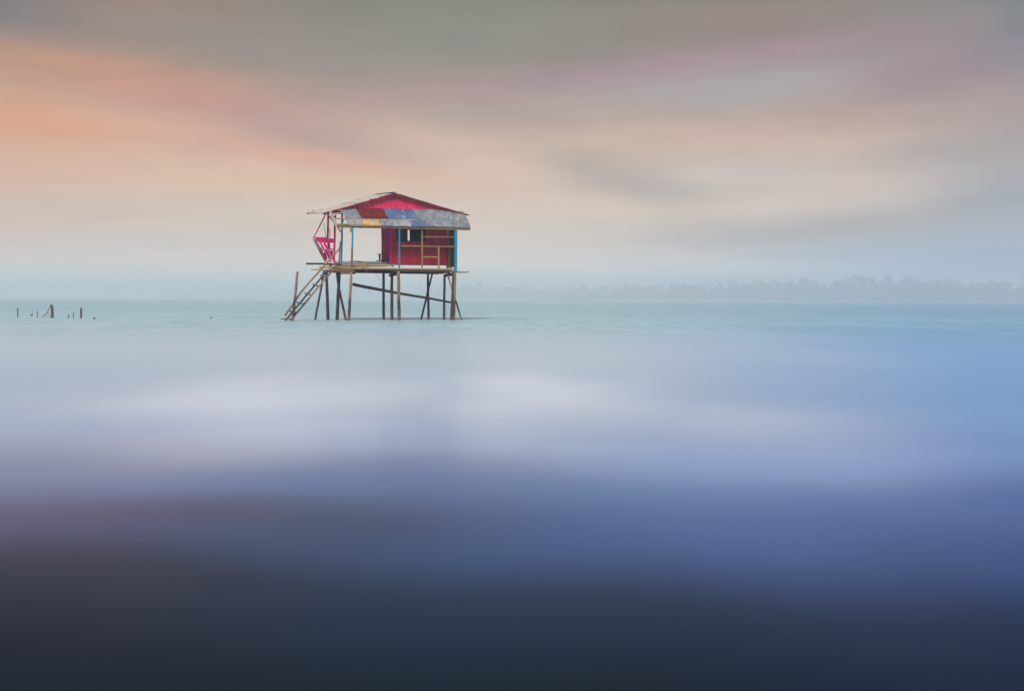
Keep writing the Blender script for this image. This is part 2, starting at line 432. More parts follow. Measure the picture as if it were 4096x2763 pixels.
STAKE = wood('dark_stake_wood', (0.085, 0.045, 0.060), (0.15, 0.085, 0.05), (0.03, 0.018, 0.03))

# ------------------------------------------------------------------ water
HUTX = HO.x + 0.3
def water_material():
    m, t, b = base_mat('silky_sea_water')
    pos = t.new('ShaderNodeNewGeometry').outputs['Position']
    sp = t.new('ShaderNodeSeparateXYZ'); t.l.new(pos, sp.inputs[0])
    X, Y = sp.outputs[0], sp.outputs[1]
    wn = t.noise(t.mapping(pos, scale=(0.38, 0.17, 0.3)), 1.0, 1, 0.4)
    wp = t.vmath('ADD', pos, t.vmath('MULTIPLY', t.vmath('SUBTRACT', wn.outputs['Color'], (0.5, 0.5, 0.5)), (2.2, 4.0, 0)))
    # base colour by distance, with the near darkening and pale far reflection painted in
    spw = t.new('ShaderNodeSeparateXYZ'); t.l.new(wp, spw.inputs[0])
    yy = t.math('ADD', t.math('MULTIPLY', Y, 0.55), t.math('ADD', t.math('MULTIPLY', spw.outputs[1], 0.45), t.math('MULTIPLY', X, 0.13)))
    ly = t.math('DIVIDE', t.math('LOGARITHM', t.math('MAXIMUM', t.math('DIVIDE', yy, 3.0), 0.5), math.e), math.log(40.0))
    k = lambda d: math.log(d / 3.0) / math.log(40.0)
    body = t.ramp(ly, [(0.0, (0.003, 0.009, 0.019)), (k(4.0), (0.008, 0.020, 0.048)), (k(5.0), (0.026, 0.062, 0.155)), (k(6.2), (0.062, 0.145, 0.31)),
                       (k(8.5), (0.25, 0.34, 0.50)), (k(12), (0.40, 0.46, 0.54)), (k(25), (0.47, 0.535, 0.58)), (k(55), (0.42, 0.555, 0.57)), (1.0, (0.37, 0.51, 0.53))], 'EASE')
    # cool sky reflection on the right, painted as a bluer tint fanning outward
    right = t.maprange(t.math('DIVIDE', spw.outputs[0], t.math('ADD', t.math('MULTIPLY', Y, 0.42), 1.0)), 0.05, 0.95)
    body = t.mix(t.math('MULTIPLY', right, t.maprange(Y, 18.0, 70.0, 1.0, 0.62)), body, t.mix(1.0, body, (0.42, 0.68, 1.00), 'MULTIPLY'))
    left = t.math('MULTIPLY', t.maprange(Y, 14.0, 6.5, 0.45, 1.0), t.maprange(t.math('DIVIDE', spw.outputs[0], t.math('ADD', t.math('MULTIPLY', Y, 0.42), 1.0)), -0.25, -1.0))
    body = t.mix(left, body, t.mix(1.0, body, (0.93, 0.99, 1.0), 'MULTIPLY'))  # left tint offsets the warm sky reflection there
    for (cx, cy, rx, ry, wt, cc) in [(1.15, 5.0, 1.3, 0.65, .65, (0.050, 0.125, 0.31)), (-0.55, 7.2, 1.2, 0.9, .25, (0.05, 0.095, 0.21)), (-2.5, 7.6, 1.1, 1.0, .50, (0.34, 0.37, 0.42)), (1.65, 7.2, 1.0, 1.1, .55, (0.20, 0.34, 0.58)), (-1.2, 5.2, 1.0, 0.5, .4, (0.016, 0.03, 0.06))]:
        body = t.mix(t.math('MULTIPLY', t.blob(wp, cx, cy, rx, ry), wt), body, cc)  # pale and dark patches of the reflection painted into the colour
    # light and dark of the far ripples, painted as thin streaks
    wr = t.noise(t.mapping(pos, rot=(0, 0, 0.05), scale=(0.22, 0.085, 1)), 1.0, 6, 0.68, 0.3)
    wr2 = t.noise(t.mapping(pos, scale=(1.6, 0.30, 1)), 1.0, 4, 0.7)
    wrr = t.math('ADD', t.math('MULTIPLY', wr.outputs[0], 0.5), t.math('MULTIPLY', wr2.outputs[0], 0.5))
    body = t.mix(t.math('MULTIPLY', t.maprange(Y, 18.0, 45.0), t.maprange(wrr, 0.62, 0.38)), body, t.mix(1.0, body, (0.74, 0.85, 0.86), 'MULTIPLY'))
    # dark ripples in front of the piles, their shading painted into the colour
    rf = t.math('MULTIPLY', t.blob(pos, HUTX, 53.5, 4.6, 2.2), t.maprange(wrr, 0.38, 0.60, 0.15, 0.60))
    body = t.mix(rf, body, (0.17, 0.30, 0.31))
    # bright misty sheen on the water, painted as soft pale patches
    mist_sheen = None
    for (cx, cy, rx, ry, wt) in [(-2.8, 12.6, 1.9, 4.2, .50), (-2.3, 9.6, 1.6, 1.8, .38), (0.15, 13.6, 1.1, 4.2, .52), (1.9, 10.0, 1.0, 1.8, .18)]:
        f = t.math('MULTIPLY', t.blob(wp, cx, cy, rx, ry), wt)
        mist_sheen = f if mist_sheen is None else t.math('MAXIMUM', mist_sheen, f)
    c = t.mix(mist_sheen, body, (0.76, 0.77, 0.79))
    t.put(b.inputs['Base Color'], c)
    b.inputs['IOR'].default_value = 1.10
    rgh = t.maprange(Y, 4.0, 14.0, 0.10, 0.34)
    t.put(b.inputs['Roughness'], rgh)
    # short wind ripples beyond the calm slick
    rip = t.maprange(Y, 22.0, 60.0)
    n1 = t.noise(t.mapping(pos, scale=(0.55, 0.17, 1)), 1.0, 5, 0.62)
    n2 = t.noise(t.mapping(pos, scale=(0.10, 0.05, 1)), 1.0, 2, 0.5)
    bp = t.new('ShaderNodeBump'); bp.inputs['Distance'].default_value = 0.8
    t.put(bp.inputs['Strength'], t.math('MULTIPLY', rip, t.maprange(n2.outputs[0], 0.3, 0.7, 0.35, 1.0)))
    t.l.new(n1.outputs[0], bp.inputs['Height']); t.l.new(bp.outputs[0], b.inputs['Normal'])
    return m
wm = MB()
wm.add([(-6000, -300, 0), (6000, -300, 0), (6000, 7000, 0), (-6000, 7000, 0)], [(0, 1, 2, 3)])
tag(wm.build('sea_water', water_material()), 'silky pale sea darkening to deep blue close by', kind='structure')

# ------------------------------------------------------------------ far shore with its wood
def prof(tbl, x):
    for (x0, a), (x1, b) in zip(tbl, tbl[1:]):
        if x <= x1: return a + (b - a) * (x - x0) / (x1 - x0)
    return tbl[-1][1]
DIST = [(-1200, 4300), (0, 3900), (700, 3300), (1100, 2500), (1600, 2050), (2000, 1850), (2400, 1750), (3400, 1500)]
TOP = [(-1200, 20), (0, 20), (300, 22), (640, 26), (1000, 34), (1100, 40), (1200, 36), (1320, 33), (1480, 42), (1640, 44), (1700, 50), (1800, 54), (1838, 60), (1862, 42),
       (1880, 40), (1905, 58), (1960, 60), (2060, 56), (2180, 52), (2270, 50), (2290, 42), (2324, 46), (2500, 60), (3400, 66)]
def shore_pt(x2, back=0.0):
    d = prof(DIST, x2) + back
    a = math.atan((x2 - 1162) / S)
    return Vector((math.tan(a) * d, d, 0))
mland, tl, bl = base_mat('shore_soil')
nz = tl.noise(tl.new('ShaderNodeNewGeometry').outputs['Position'], 0.02, 4, 0.6)
tl.put(bl.inputs['Base Color'], tl.mix(nz.outputs[0], (0.05, 0.07, 0.035), (0.12, 0.11, 0.07)))
bl.inputs['Roughness'].default_value = 0.95
lm = MB(); xs = list(range(-1200, 3401, 40)); vs = []
for x in xs:
    for bk, z in ((0, -0.5), (10, 1.5), (60, 6.0), (260, 12.0), (520, -0.5)):
        q = shore_pt(x, bk + 8 * mnoise.noise((x * 0.01, bk, 0))); vs.append((q.x, q.y, z))
lm.add(vs, [(i * 5 + j, (i + 1) * 5 + j, (i + 1) * 5 + j + 1, i * 5 + j + 1) for i in range(len(xs) - 1) for j in range(4)])
tag(lm.build('far_shore', mland), 'low hazy land strip along the horizon', kind='structure')

mfol, tf, bf = base_mat('far_tree_leaves')
nz = tf.noise(tf.new('ShaderNodeNewGeometry').outputs['Position'], 0.06, 3, 0.6)
tf.put(bf.inputs['Base Color'], tf.mix(nz.outputs[0], (0.030, 0.055, 0.022), (0.075, 0.105, 0.045)))
bf.inputs['Roughness'].default_value = 0.8
fv, ff = [], []
LC, LS = [], []
def leaf(c, s): LC.append(c); LS.append(s)
x2 = -500.0
while x2 < 2900:
    d = prof(DIST, x2)
    x2 += random.uniform(2.5, 6.0) * (1 if d < 2600 else 1.6)
    for row in range(2):
        q = shore_pt(x2 + random.uniform(-4, 4), 16 + row * 45 + random.uniform(-10, 25))
        H = prof(TOP, x2) / S * q.y + CAM_Z
        gz = 1.5 + (4.0 if row else 0.5); H -= gz
        h = H * random.uniform(0.50, 1.06) * (1.0 if row else 0.80)
        rx = h * random.uniform(0.16, 0.26)
        n = len(fv); tr = 0.02 * h   # trunk
        for zz, rr in ((gz - 2, tr), (gz + h * .8, tr * .3)):
            for k in range(4): fv.append((q.x + rr * math.cos(k * 1.571), q.y + rr * math.sin(k * 1.571), zz))
        ff.extend([(n + k, n + (k + 1) % 4, n + 4 + (k + 1) % 4, n + 4 + k) for k in range(4)])
        tall = random.random() < 0.3
        for cl in range(9):
            t_ = random.uniform(0.16, 0.92)
            sp_ = rx * (1.0 - 0.65 * t_ ** 2) * (0.6 if tall else 1)
            cx, cy = q.x + random.uniform(-1, 1) * sp_, q.y + random.uniform(-1, 1) * sp_
            for k in range(10):
                leaf((cx + random.gauss(0, .07) * h, cy + random.gauss(0, .07) * h, gz + max(1.0, h * t_ + random.gauss(0, .06) * h)), h * random.uniform(0.04, 0.075))
LC, LS = np.array(LC), np.array(LS)
la = rng.normal(size=LC.shape); la /= np.linalg.norm(la, axis=1)[:, None]
lb_ = np.cross(la, rng.normal(size=LC.shape)); lb_ /= np.linalg.norm(lb_, axis=1)[:, None]
quad = np.stack([LC + (la * u + lb_ * v) * LS[:, None] for u, v in ((-1, -.5), (1, -.6), (.7, .6), (-.6, .5))], 1).reshape(-1, 3)
nb = len(fv); fv += [tuple(p) for p in quad.tolist()]; ff += [(nb + 4 * i, nb + 4 * i + 1, nb + 4 * i + 2, nb + 4 * i + 3) for i in range(len(LC))]
me = bpy.data.meshes.new('distant_woodland'); me.from_pydata(fv, [], ff); me.materials.append(mfol)
wood_o = bpy.data.objects.new('distant_woodland', me); COL.objects.link(wood_o)
tag(wood_o, 'hazy blue belt of trees along the far shore', 'woodland', kind='stuff')

# ================================================================== THE STILT HOUSE
house = empty('stilt_house', HO, TH)
tag(house, 'crimson wooden house on stilts with patched corrugated porch roof standing in the sea', 'house')
DECK = hp(FB(900, 1462), 0).z
BED = -0.55

# ---- piles, each to the sea bed
def pile(top, bot, Y, r0, r1, mat, via=None, base_only=True, Yb=None):
    Yb = Y if Yb is None else Yb
    p0 = hp(top, Y); p1 = hp(bot, Yb)
    d = p0 - p1
    pts = [p0] + ([hp(v, Y) for v in (via or [])]) + [p1]
    dd = (pts[-1] - pts[-2]); 
    if dd.z < -0.05: pts[-1] = pts[-2] + dd * ((pts[-2].z - BED) / -dd.z)
    return MB().pole(pts, r0, r1, 10).build('pile', mat, house)
pile(FD(630, 300), FD(645, 1385), 0.00, .078, .092, PILE_L)
pile(FD(1858, 320), FD(1812, 1395), 0.02, .088, .105, PILE_D)
pile(FD(1892, 320), FD(1862, 1395), -0.14, .050, .060, PILE_L)
pile(FC(1708, 330), FC(1655, 1395), 0.00, .066, .082, PILE_L)
pile(FD(300, 300), FD(302, 1375), 2.35, .068, .082, PILE_B)
pile(FD(482, 380), FD(485, 1380), 1.20, .074, .090, PILE_D)
pile(FD(1282, 320), FD(1296, 1385), 1.80, .062, .078, PILE_D)
pile(FD(1652, 400), FD(1638, 1385), 1.25, .064, .076, PILE_B)
pile(FC(1150, 290), FC(1190, 1395), 2.10, .074, .092, PILE_D)
pile(FC(1440, 325), FC(1390, 1395), 1.45, .080, .092, PILE_D)
def brace(pts, Y, r0, r1, mat, name='brace'):
    P = [hp(p, y) for p, y in zip(pts, Y)]
    d = P[-1] - P[-2]; P[-1] = P[-2] + d * ((P[-2].z - BED) / -d.z)
    return MB().pole(P, r0, r1, 8).build(name, mat, house)
brace([FC(1385, 322), FC(1420, 620), FC(1585, 1390)], (1.25, 1.24, 1.2), .062, .062, PILE_D)
brace([FC(1095, 290), FC(1045, 620), FC(898, 1395)], (2.6, 2.6, 2.6), .056, .060, PILE_B)
brace([FD(1385, 330), FD(1128, 1388)], (2.05, 2.05), .048, .058, PILE_B)
brace([FD(1725, 400), FD(1835, 760), FD(2035, 1398)], (0.32, 0.32, 0.32), .042, .050, PILE_L)
# forked tips
MB().pole([hp(FC(1250, 318), .5), hp(FC(1320, 215), .5)], .04, .035, 7).build('brace', WOOD_M, house)
# long sloping pole slung under the floor
sl = MB().pole([hp(FC(1738, 598), 1.42), hp(FC(2060, 668), 1.42), hp(FD(270, 722), 1.42), hp(FD(700, 805), 1.40), hp(FD(1260, 893), 1.40), hp(FD(1782, 992), 1.38)], .086, .056, 10).build('sloping_pole', PILE_D, house)
for px, y0, y1 in ((2045, 628, 712), (2212, 664, 735)):
    c0, c1 = hp(FC(px + 4, y0), 1.33), hp(FC(px - 8, y1), 1.33)
    MB().pole([c0, c0.lerp(c1, .5) - EY * .03, c1], .009, .009, 6).build('rope_tie', ROPE, sl)
for px, py, ln in ((2000, 690, 40), (2095, 715, 80), (2150, 740, 45), (2130, 640, -30), (2215, 750, 40)):
    a = hp(FC(px, py), 1.36); b_ = hp(FC(px - 12, py + ln), 1.36)
    MB().pole([a, a.lerp(b_, .5) + EX * .02, b_], .010, .004, 5).build('hanging_weed', WEED, sl)

# ---- floor: bearers in depth, joists, boards
bearers = []
for px, y0, y1, Ya, Yb, r in ((600, 352, 385, 0.0, 1.55, .085), (1830, 360, 385, 0.0, 1.45, .085)):
    a = hp(FD(px, y0 + 8), Ya); b_ = shift(a, dy=Yb - Ya, dz=-.05)
    bearers.append(MB().pole([a, b_], r, r * .95, 10).build('bearer', WOOD_D, house))
a = hp(FC(1430, 352), 1.5); MB().pole([hp(FC(1460, 352), .1), hp(FC(1800, 352), .1)], .055, .05, 8).build('bearer', WOOD_P, house)
XL = (hp(FC(1400, 250), 0) - HO).dot(EX); XR = (hp(FB(1500, 1500), 0) - HO).dot(EX)
def L(x, y, z): return HO + EX * x + EY * y + Vector((0, 0, z))
deck = MB().bar(L(XL, 1.2, DECK - .11), L(XR, 1.2, DECK - .13), .09, .12).build('deck', WOOD_D, house)
for yy in (2.4, 3.4): MB().bar(L(XL, yy, DECK - .11), L(XR, yy, DECK - .13), .09, .12).build('joist', WOOD_D, deck)
yy = .14
while yy < 3.5:
    wd = random.uniform(.15, .19)
    MB().bar(L(XL + random.uniform(-.12, .1), yy + wd / 2, DECK - .018 + random.uniform(-.004, .004)), L(XR - .06 + random.uniform(-.06, .05), yy + wd / 2, DECK - .022), wd - .012, .035).build('deck_board', WOOD_M, deck)
    yy += wd
MB().bar(hp(FE(560, 1018), .06), hp(FB(1480, 1508), .06), .06, .085, jit=.006).build('edge_beam', WOOD_D, deck)         # dark beam under the edge
MB().bar(hp(FB(380, 1498), -.02), hp(FB(1472, 1512), -.02), .05, .05, jit=.005).build('edge_beam', WOOD_M, deck)
MB().bar(hp(FE(640, 945), -.05), hp(FB(1472, 1470), -.05), .06, .085, jit=.006).build('edge_board', WOOD_L, deck)
MB().bar(hp(FC(992, 222), .25), hp(FB(330, 1408), .25), .10, .085, jit=.008).build('edge_board', WOOD_Y, deck)
MB().bar(hp(FC(812, 272), -.10), hp(FC(1760, 268), -.10), .05, .055, jit=.008).build('edge_board', WOOD_Y, deck)
MB().bar(hp(FC(1190, 305), -.06), hp(FC(1782, 306), -.06), .05, .060, jit=.006).build('edge_board', WOOD_P, deck)
MB().bar(hp(FE(165, 842), .55), hp(FE(1860, 842), .55), .16, .060, jit=.008).build('floor_plank', WOOD_Y, deck)
MB().bar(hp(FE(240, 735), 1.35), hp(FE(1020, 742), 1.35), .14, .055, jit=.006).build('floor_plank', WOOD_M, deck)
MB().bar(hp(FE(500, 690), 1.65), hp(FE(1080, 730), 1.65), .10, .040).build('floor_plank', WOOD_P, deck)
MB().bar(hp(FE(1000, 738), 1.30), hp(FE(1850, 752), 1.30), .14, .055, jit=.006).build('floor_plank', WOOD_M, deck)
MB().bar(hp(FE(250, 785), 1.0), hp(FE(1840, 790), 1.0), .08, .05).build('floor_plank', WOOD_D, deck)
MB().bar(hp(FE(1840, 750), .75), hp(FE(1905, 870), .75), .06, .05).build('prop', WOOD_M, deck)
MB().bar(hp(FE(1890, 870), .62), hp(FE(1960, 880), .62), .06, .06).build('prop', WOOD_D, deck)
MB().bar(hp(FD(1700, 208), .75), hp(FD(1818, 206), .75), .08, .05).build('prop', WOOD_M, deck)
MB().pole([hp(FC(697, 138), 3.1), hp(FC(1100, 142), 3.0), hp(FC(1500, 148), 2.9)], .048, .05, 8).build('joist_pole', WOOD_D, deck)
MB().bar(hp(FD(1930, 318), .45), hp(FD(2195, 320), .45), .10, .055, jit=.006).build('floor_plank', WOOD_P, deck)
MB().bar(hp(FD(1930, 345), .50), hp(FD(2118, 346), .50), .05, .022).build('floor_plank', WOOD_M, deck)
# clutter of stubs at the head of the ladder
for i, (x0, y0, x1, y1) in enumerate(((1130, 165, 1240, 160), (1215, 190, 1330, 150), (1350, 110, 1410, 195), (1395, 90, 1370, 200), (1435, 75, 1430, 195), (1290, 130, 1345, 190))):
    MB().pole([hp(FC(x0, y0), 1.6 - .15 * i), hp(FC(x1, y1), 1.5 - .15 * i)], .035, .03, 6).build('stub', (WOOD_M, WOOD_D, WOOD_P)[i % 3], deck)

# ---- posts of the porch
def post(pts, Y, wd, mat, name='post', par=house):
    m = MB()
    for (a, b_) in zip(pts, pts[1:]): m.bar(hp(a, Y), hp(b_, Y), wd, wd, EY, .002)
    return m.build(name, mat, par)
post([FB(512, 700), FB(510, 1456)], 0.0, .082, TEAL)
post([FB(1498, 740), FB(1493, 1200), FB(1492, 1522)], 0.0, .135, TEAL)
post([FB(1474, 790), FB(1482, 900)], .06, .06, WOOD_M, 'post_packer')
post([FA(1350, 735), FA(1352, 860), FA(1346, 1085)], 0.0, .078, TEAL)
post([FA(1344, 1086), FA(1336, 1470)], 0.0, .088, WOOD_P)
post([FA(1320, 755), FA(1320, 825)], .1, .055, WOOD_M, 'post_packer')
post([FA(1168, 600), FA(1165, 980), FA(1153, 1376)], 1.45, .088, TEAL)
post([FA(1170, 470), FA(1168, 602)], 1.45, .088, CRIMSON)
post([FA(1188, 598), FA(1184, 650)], 1.5, .05, TEAL, 'post_packer')
MB().bar(hp(FA(1138, 985), 1.5), hp(FA(1112, 1410), 1.5), .06, .07).build('post_packer', WOOD_P, house)

# ---- lattice of rails in the right half of the porch
lat = MB().bar(hp(FB(908, 785), .05), hp(FB(908, 1445), .05), .05, .078).build('lattice_rail', WOOD_L, house)
for p0, p1, wd in (((925, 905), (1490, 907), .066), ((526, 1060), (905, 1066), .072), ((912, 1066), (1470, 1076), .072), ((924, 1254), (1186, 1256), .066)):
    MB().bar(hp(FB(*p0), .10), hp(FB(*p1), .10), .04, wd, EY, .003).build('lattice_rail', WOOD_L, house)
MB().bar(hp(FB(1196, 1080), .06), hp(FB(1197, 1455), .06), .045, .082).build('lattice_rail', WOOD_L, house)

# ---- front wall of the room: battens carry the planks
YW = 1.25
front = MB().bar(hp(FB(350, 1020), YW + .05), hp(FB(1345, 1026), YW + .05), .05, .07).build('front_wall', DEEPRED, house)
for yb in (740, 1340): MB().bar(hp(FB(350, yb), YW + .05), hp(FB(1345, yb + 6), YW + .05), .05, .07).build('batten', DEEPRED, front)
xs = [376, 462]
while xs[-1] < 860: xs.append(xs[-1] + random.uniform(78, 88))
xs += [960]
while xs[-1] < 1325: xs.append(min(1342, xs[-1] + random.uniform(74, 90)))
def wall_bottom(x): return 1378 + (x - 376) * 0.012
for x0, x1 in zip(xs, xs[1:]):
    runs = []
    if x0 >= 461 and x1 <= 961: runs = [(690, 778), (984, wall_bottom(x0))]     # window opening between
    else: runs = [(690, wall_bottom(x0))]
    for y0, y1 in runs:
        g = 1.4
        pr = random.uniform(-.008, .008)
        q = [hp(FB(x0 + g, y0), YW + pr), hp(FB(x1 - g, y0), YW + pr), hp(FB(x1 - g, y1 + random.uniform(-4, 4)), YW + pr), hp(FB(x0 + g, y1 + random.uniform(-4, 4)), YW + pr)]
        MB().slab(q, .022, EY).build('wall_plank', CRIMSON, front)
MB().bar(hp(FB(360, 690), YW - .02), hp(FB(362, 1345), YW - .02), .07, .085).build('corner_post', MAGENTA, front)
MB().bar(hp(FB(380, 1386), YW + .03), hp(FB(1330, 1394), YW + .03), .08, .05).build('wall_sill', WOOD_D, front)
# window
win = MB()
for p0, p1 in (((462, 775), (462, 985)), ((960, 775), (960, 985))): win.bar(hp(FB(*p0), YW - .01), hp(FB(*p1), YW - .01), .07, .055)
for yy_ in (776, 978): win.bar(hp(FB(470, yy_), YW - .012), hp(FB(952, yy_ + 2), YW - .012), .066, .045)
win = win.build('window', NAVY, front)
MB().bar(hp(FB(548, 790), YW + .25), hp(FB(535, 880), YW + .25), .03, .05).build('inner_brace', WOOD_M, win)
# left wall: pink corrugated sheet running back
a0, a1 = hp(FB(330, 690), YW + .06), hp(FB(340, 1360), YW + .06)
b0, b1 = hp(FB(193, 690), 2.55), hp(FB(212, 1333), 2.55)
side = MB().bar(hp(FB(196, 1320), 2.58), hp(FB(340, 1345), YW + .1), .05, .05).build('side_wall', DEEPRED, house)
h0, h1 = a0.lerp(b0, .36), a1.lerp(b1, .36)
MB().sheet(b0, h0, h1, b1, 7, .012, 4, .004).build('wall_sheet', PLUM, side)
MB().sheet(h0 + EX * .015, a0 + EX * .015, a1 + EX * .015, h1 + EX * .015, 4, .012, 4, .004).build('wall_sheet', PLUM, side)
# back wall with the slit of daylight, and right wall
back = MB().bar(hp(FB(200, 1200), 2.62), hp(FB(1180, 1200), 2.62), .05, .07).build('rear_wall', WOOD_D, house)
MB().bar(hp(FB(200, 690), 2.62), hp(FB(1180, 690), 2.62), .05, .07).build('batten', WOOD_D, back)
for x0, x1 in [(200, 290), (290, 380), (380, 470), (470, 566), (566, 658), (690, 780), (780, 870), (870, 960), (960, 1050), (1050, 1180)]:
    q = [hp(FB(x0 + .8, 640), 2.56), hp(FB(x1 - .8, 640), 2.56), hp(FB(x1 - .8, 1345), 2.56), hp(FB(x0 + .8, 1345), 2.56)]
    MB().slab(q, .022, EY).build('wall_plank', WOOD_M if x0 < 660 else WOOD_D, back)
xr = (hp(FB(1318, 1000), YW) - HO).dot(EX)
zt, zb = hp(FB(1318, 690), YW).z, hp(FB(1318, 1385), YW).z
rw = MB().bar(L(xr + .04, 1.35, zb + .3), L(xr + .04, 2.5, zb + .3), .05, .06).build('right_wall', WOOD_D, house)
for i in range(6):
    y0 = 1.30 + i * .215
    MB().slab([L(xr, y0, zb), L(xr, y0 + .205, zb), L(xr, y0 + .205, zt), L(xr, y0, zt)], .022, EX).build('wall_plank', WOOD_D, rw)
fl = MB().slab([L((hp(FB(345, 1385), YW) - HO).dot(EX) + .05, 1.32, zb + .03), L(xr - .03, 1.32, zb + .03), L(xr - .03, 2.5, zb + .03), L((hp(FB(345, 1385), YW) - HO).dot(EX) + .05, 2.5, zb + .03)], .03, Vector((0, 0, 1))).build('room_floor', WOOD_D, house)
# slatted end wall of the porch
xe = (hp(FB(1470, 1000), 0.05) - HO).dot(EX)
ze0, ze1 = hp(FB(1460, 1440), .1).z, hp(FB(1460, 780), .1).z
sw = MB().bar(L(xe + .05, .1, ze0 + .15), L(xe + .05, 1.2, ze0 + .15), .04, .06).build('end_wall', WOOD_M, house)
MB().bar(L(xe + .05, .1, ze1 - .3), L(xe + .05, 1.2, ze1 - .3), .04, .06).build('batten', WOOD_M, sw)
for i in range(12):
    y0 = .08 + i * .122
    MB().bar(L(xe, y0 + .05, ze0 + random.uniform(-.05, .05)), L(xe + random.uniform(-.015, .015), y0 + .05, ze1 + .2), .018, .112 if i != 5 else .09, EX).build('slat', WOOD_M if i > 5 else WOOD_D, sw)

# ---- gable wall of vertical planks
YG = 1.34
ridge_f, ridge_r = hp(FB(415, 146), 1.12), hp(FB(120, 166), 3.5)
eaveL_f, eaveL_r = hp(FA(835, 492), 1.12), hp(FA(560, 484), 3.5)
eaveR_f = hp(FB(1700, 512), 1.12); eaveR_r = eaveR_f + (ridge_r - ridge_f) + Vector((0, 0, .0))
gable = MB().bar(hp(FA(1230, 405), YG + .04), hp(FB(1340, 440), YG + .04), .05, .08).build('gable_wall', DEEPRED, house)
def rake_y(xb):      # row (crop B) of the rake underside at column xb
    if xb < 400: return 172 + (395 - xb) * (415 - 172) / (395 + 560)
    return 172 + (xb - 430) * (452 - 172) / (1460 - 430)
xg = -345.0
while xg < 1290:
    nx = xg + random.uniform(78, 88)
    mid = 412
    ys0, ys1 = rake_y(xg + 2), rake_y(nx - 2)
    pr = random.uniform(-.006, .006)
    if xg < 412 < nx: pts = [(xg + 1.3, ys0), (412, 168), (nx - 1.3, ys1)]
    else: pts = [(xg + 1.3, ys0), (nx - 1.3, ys1)]
    q = [hp(FB(*p), YG + pr) for p in pts] + [hp(FB(nx - 1.3, 470), YG + pr), hp(FB(xg + 1.3, 470), YG + pr)]
    MB().slab(q, .022, EY).build('wall_plank', GABLE, gable)
    xg = nx
MB().bar(hp(FB(400, 172), YG - .06), hp(FB(402, 215), YG - .06), .06, .05).build('ridge_bracket', MAGENTA, gable)
MB().bar(hp(FB(432, 178), YG - .05), hp(FB(432, 208), YG - .05), .05, .08).build('ridge_bracket', NAVY, gable)

# ---- main roof
UPV = Vector((0, 0, 1))
dn = Vector((0, 0, -.045))
roof = MB().bar(ridge_f + dn, ridge_r + dn, .10, .10, EX).build('main_roof', DEEPRED, house)
for a, b_ in ((ridge_f, eaveL_f), (ridge_f, eaveR_f), (ridge_r, eaveL_r), (ridge_r, eaveR_r)):
    sh = EY * .03
    MB().bar(a + dn + sh, b_ + dn + sh, .05, .075, EY).build('rafter', DEEPRED, roof)
for t_ in (.28, .55, .82, .98):
    for ef, er in ((eaveL_f, eaveL_r), (eaveR_f, eaveR_r)):
        MB().bar(ridge_f.lerp(ef, t_) + dn * .5 - EY * .02, ridge_r.lerp(er, t_) + dn * .5 + EY * .1, .05, .05, EX).build('purlin', DEEPRED, roof)
def roof_sheets(rf, rr, ef, er, mats, along=2, across=3):
    for i in range(across):
        s0, s1 = i / across - (.012 if i else 0), (i + 1) / across
        for j in range(along):
            t0, t1 = j / along - (.03 if j else 0), (j + 1) / along
            lift = UPV * (.012 + .016 * (along - 1 - j) + .004 * (i % 2))
            A_ = rf.lerp(rr, s0).lerp(ef.lerp(er, s0), t0) + lift; B_ = rf.lerp(rr, s1).lerp(ef.lerp(er, s1), t0) + lift
            C_ = rf.lerp(rr, s1).lerp(ef.lerp(er, s1), t1) + lift; D_ = rf.lerp(rr, s0).lerp(ef.lerp(er, s0), t1) + lift
            ov = (C_ - B_).normalized() * (random.uniform(.0, .08) if j == along - 1 else 0)
            MB().sheet(A_, B_, C_ + ov, D_ + ov, 10, .012, 4, .01).build('roof_sheet', mats[(i + j) % len(mats)], roof)
roof_sheets(ridge_f, ridge_r, eaveL_f, eaveL_r, [TIN_W])
roof_sheets(ridge_f, ridge_r, eaveR_f, eaveR_r, [TIN_N, TIN_G])
MB().slab([ridge_f + UPV * .07 - EY * .04, ridge_r + UPV * .05 + EY * .1, ridge_r + UPV * .03 + EX * .16 + EY * .1, ridge_f + UPV * .05 + EX * .16 - EY * .04], .005, UPV).slab([ridge_f + UPV * .07 - EY * .04, ridge_f + UPV * .03 - EX * .16 - EY * .04, ridge_r + UPV * .02 - EX * .16 + EY * .1, ridge_r + UPV * .05 + EY * .1], .005, UPV).build('ridge_cap', TIN_N, roof)
# torn tin and stick ends that poke out along the eaves
MB().slab([hp(FB(1635, 492), 1.3), hp(FB(1762, 524), 1.3), hp(FB(1650, 534), 1.2)], .008, EY).build('torn_flap', TIN_N, roof)
MB().bar(hp(FB(1610, 470), 1.0), hp(FB(1628, 505), 1.0), .03, .06).build('rafter_end', WOOD_M, roof)
MB().pole([hp(FA(1395, 262), 3.6), hp(FA(1660, 250), 2.2)], .016, .02, 6).build('stick', WOOD_D, roof)
MB().pole([hp(FA(645, 442), 3.62), hp(FA(865, 462), 2.6)], .02, .02, 6).build('stick', WOOD_M, roof)
MB().pole([hp(FA(600, 486), 3.6), hp(FA(740, 488), 3.1), hp(FA(860, 478), 2.4)], .012, .014, 6).build('stick', WOOD_D, roof)
for x0, x1, y0, h in ((580, 612, 476, 18), (668, 705, 484, 18), (742, 760, 490, 12)):
    MB().slab([hp(FA(x0, y0), 3.5), hp(FA(x1, y0 + 2), 3.5), hp(FA(x1 - 12, y0 + h), 3.5), hp(FA(x0 + 3, y0 + h + 2), 3.5)], .03, EY).build('torn_flap', TIN_N, roof)
MB().bar(hp(FA(1655, 235), 1.08), hp(FA(1653, 280), 1.08), .04, .05).build('rafter_end', MAGENTA, roof)
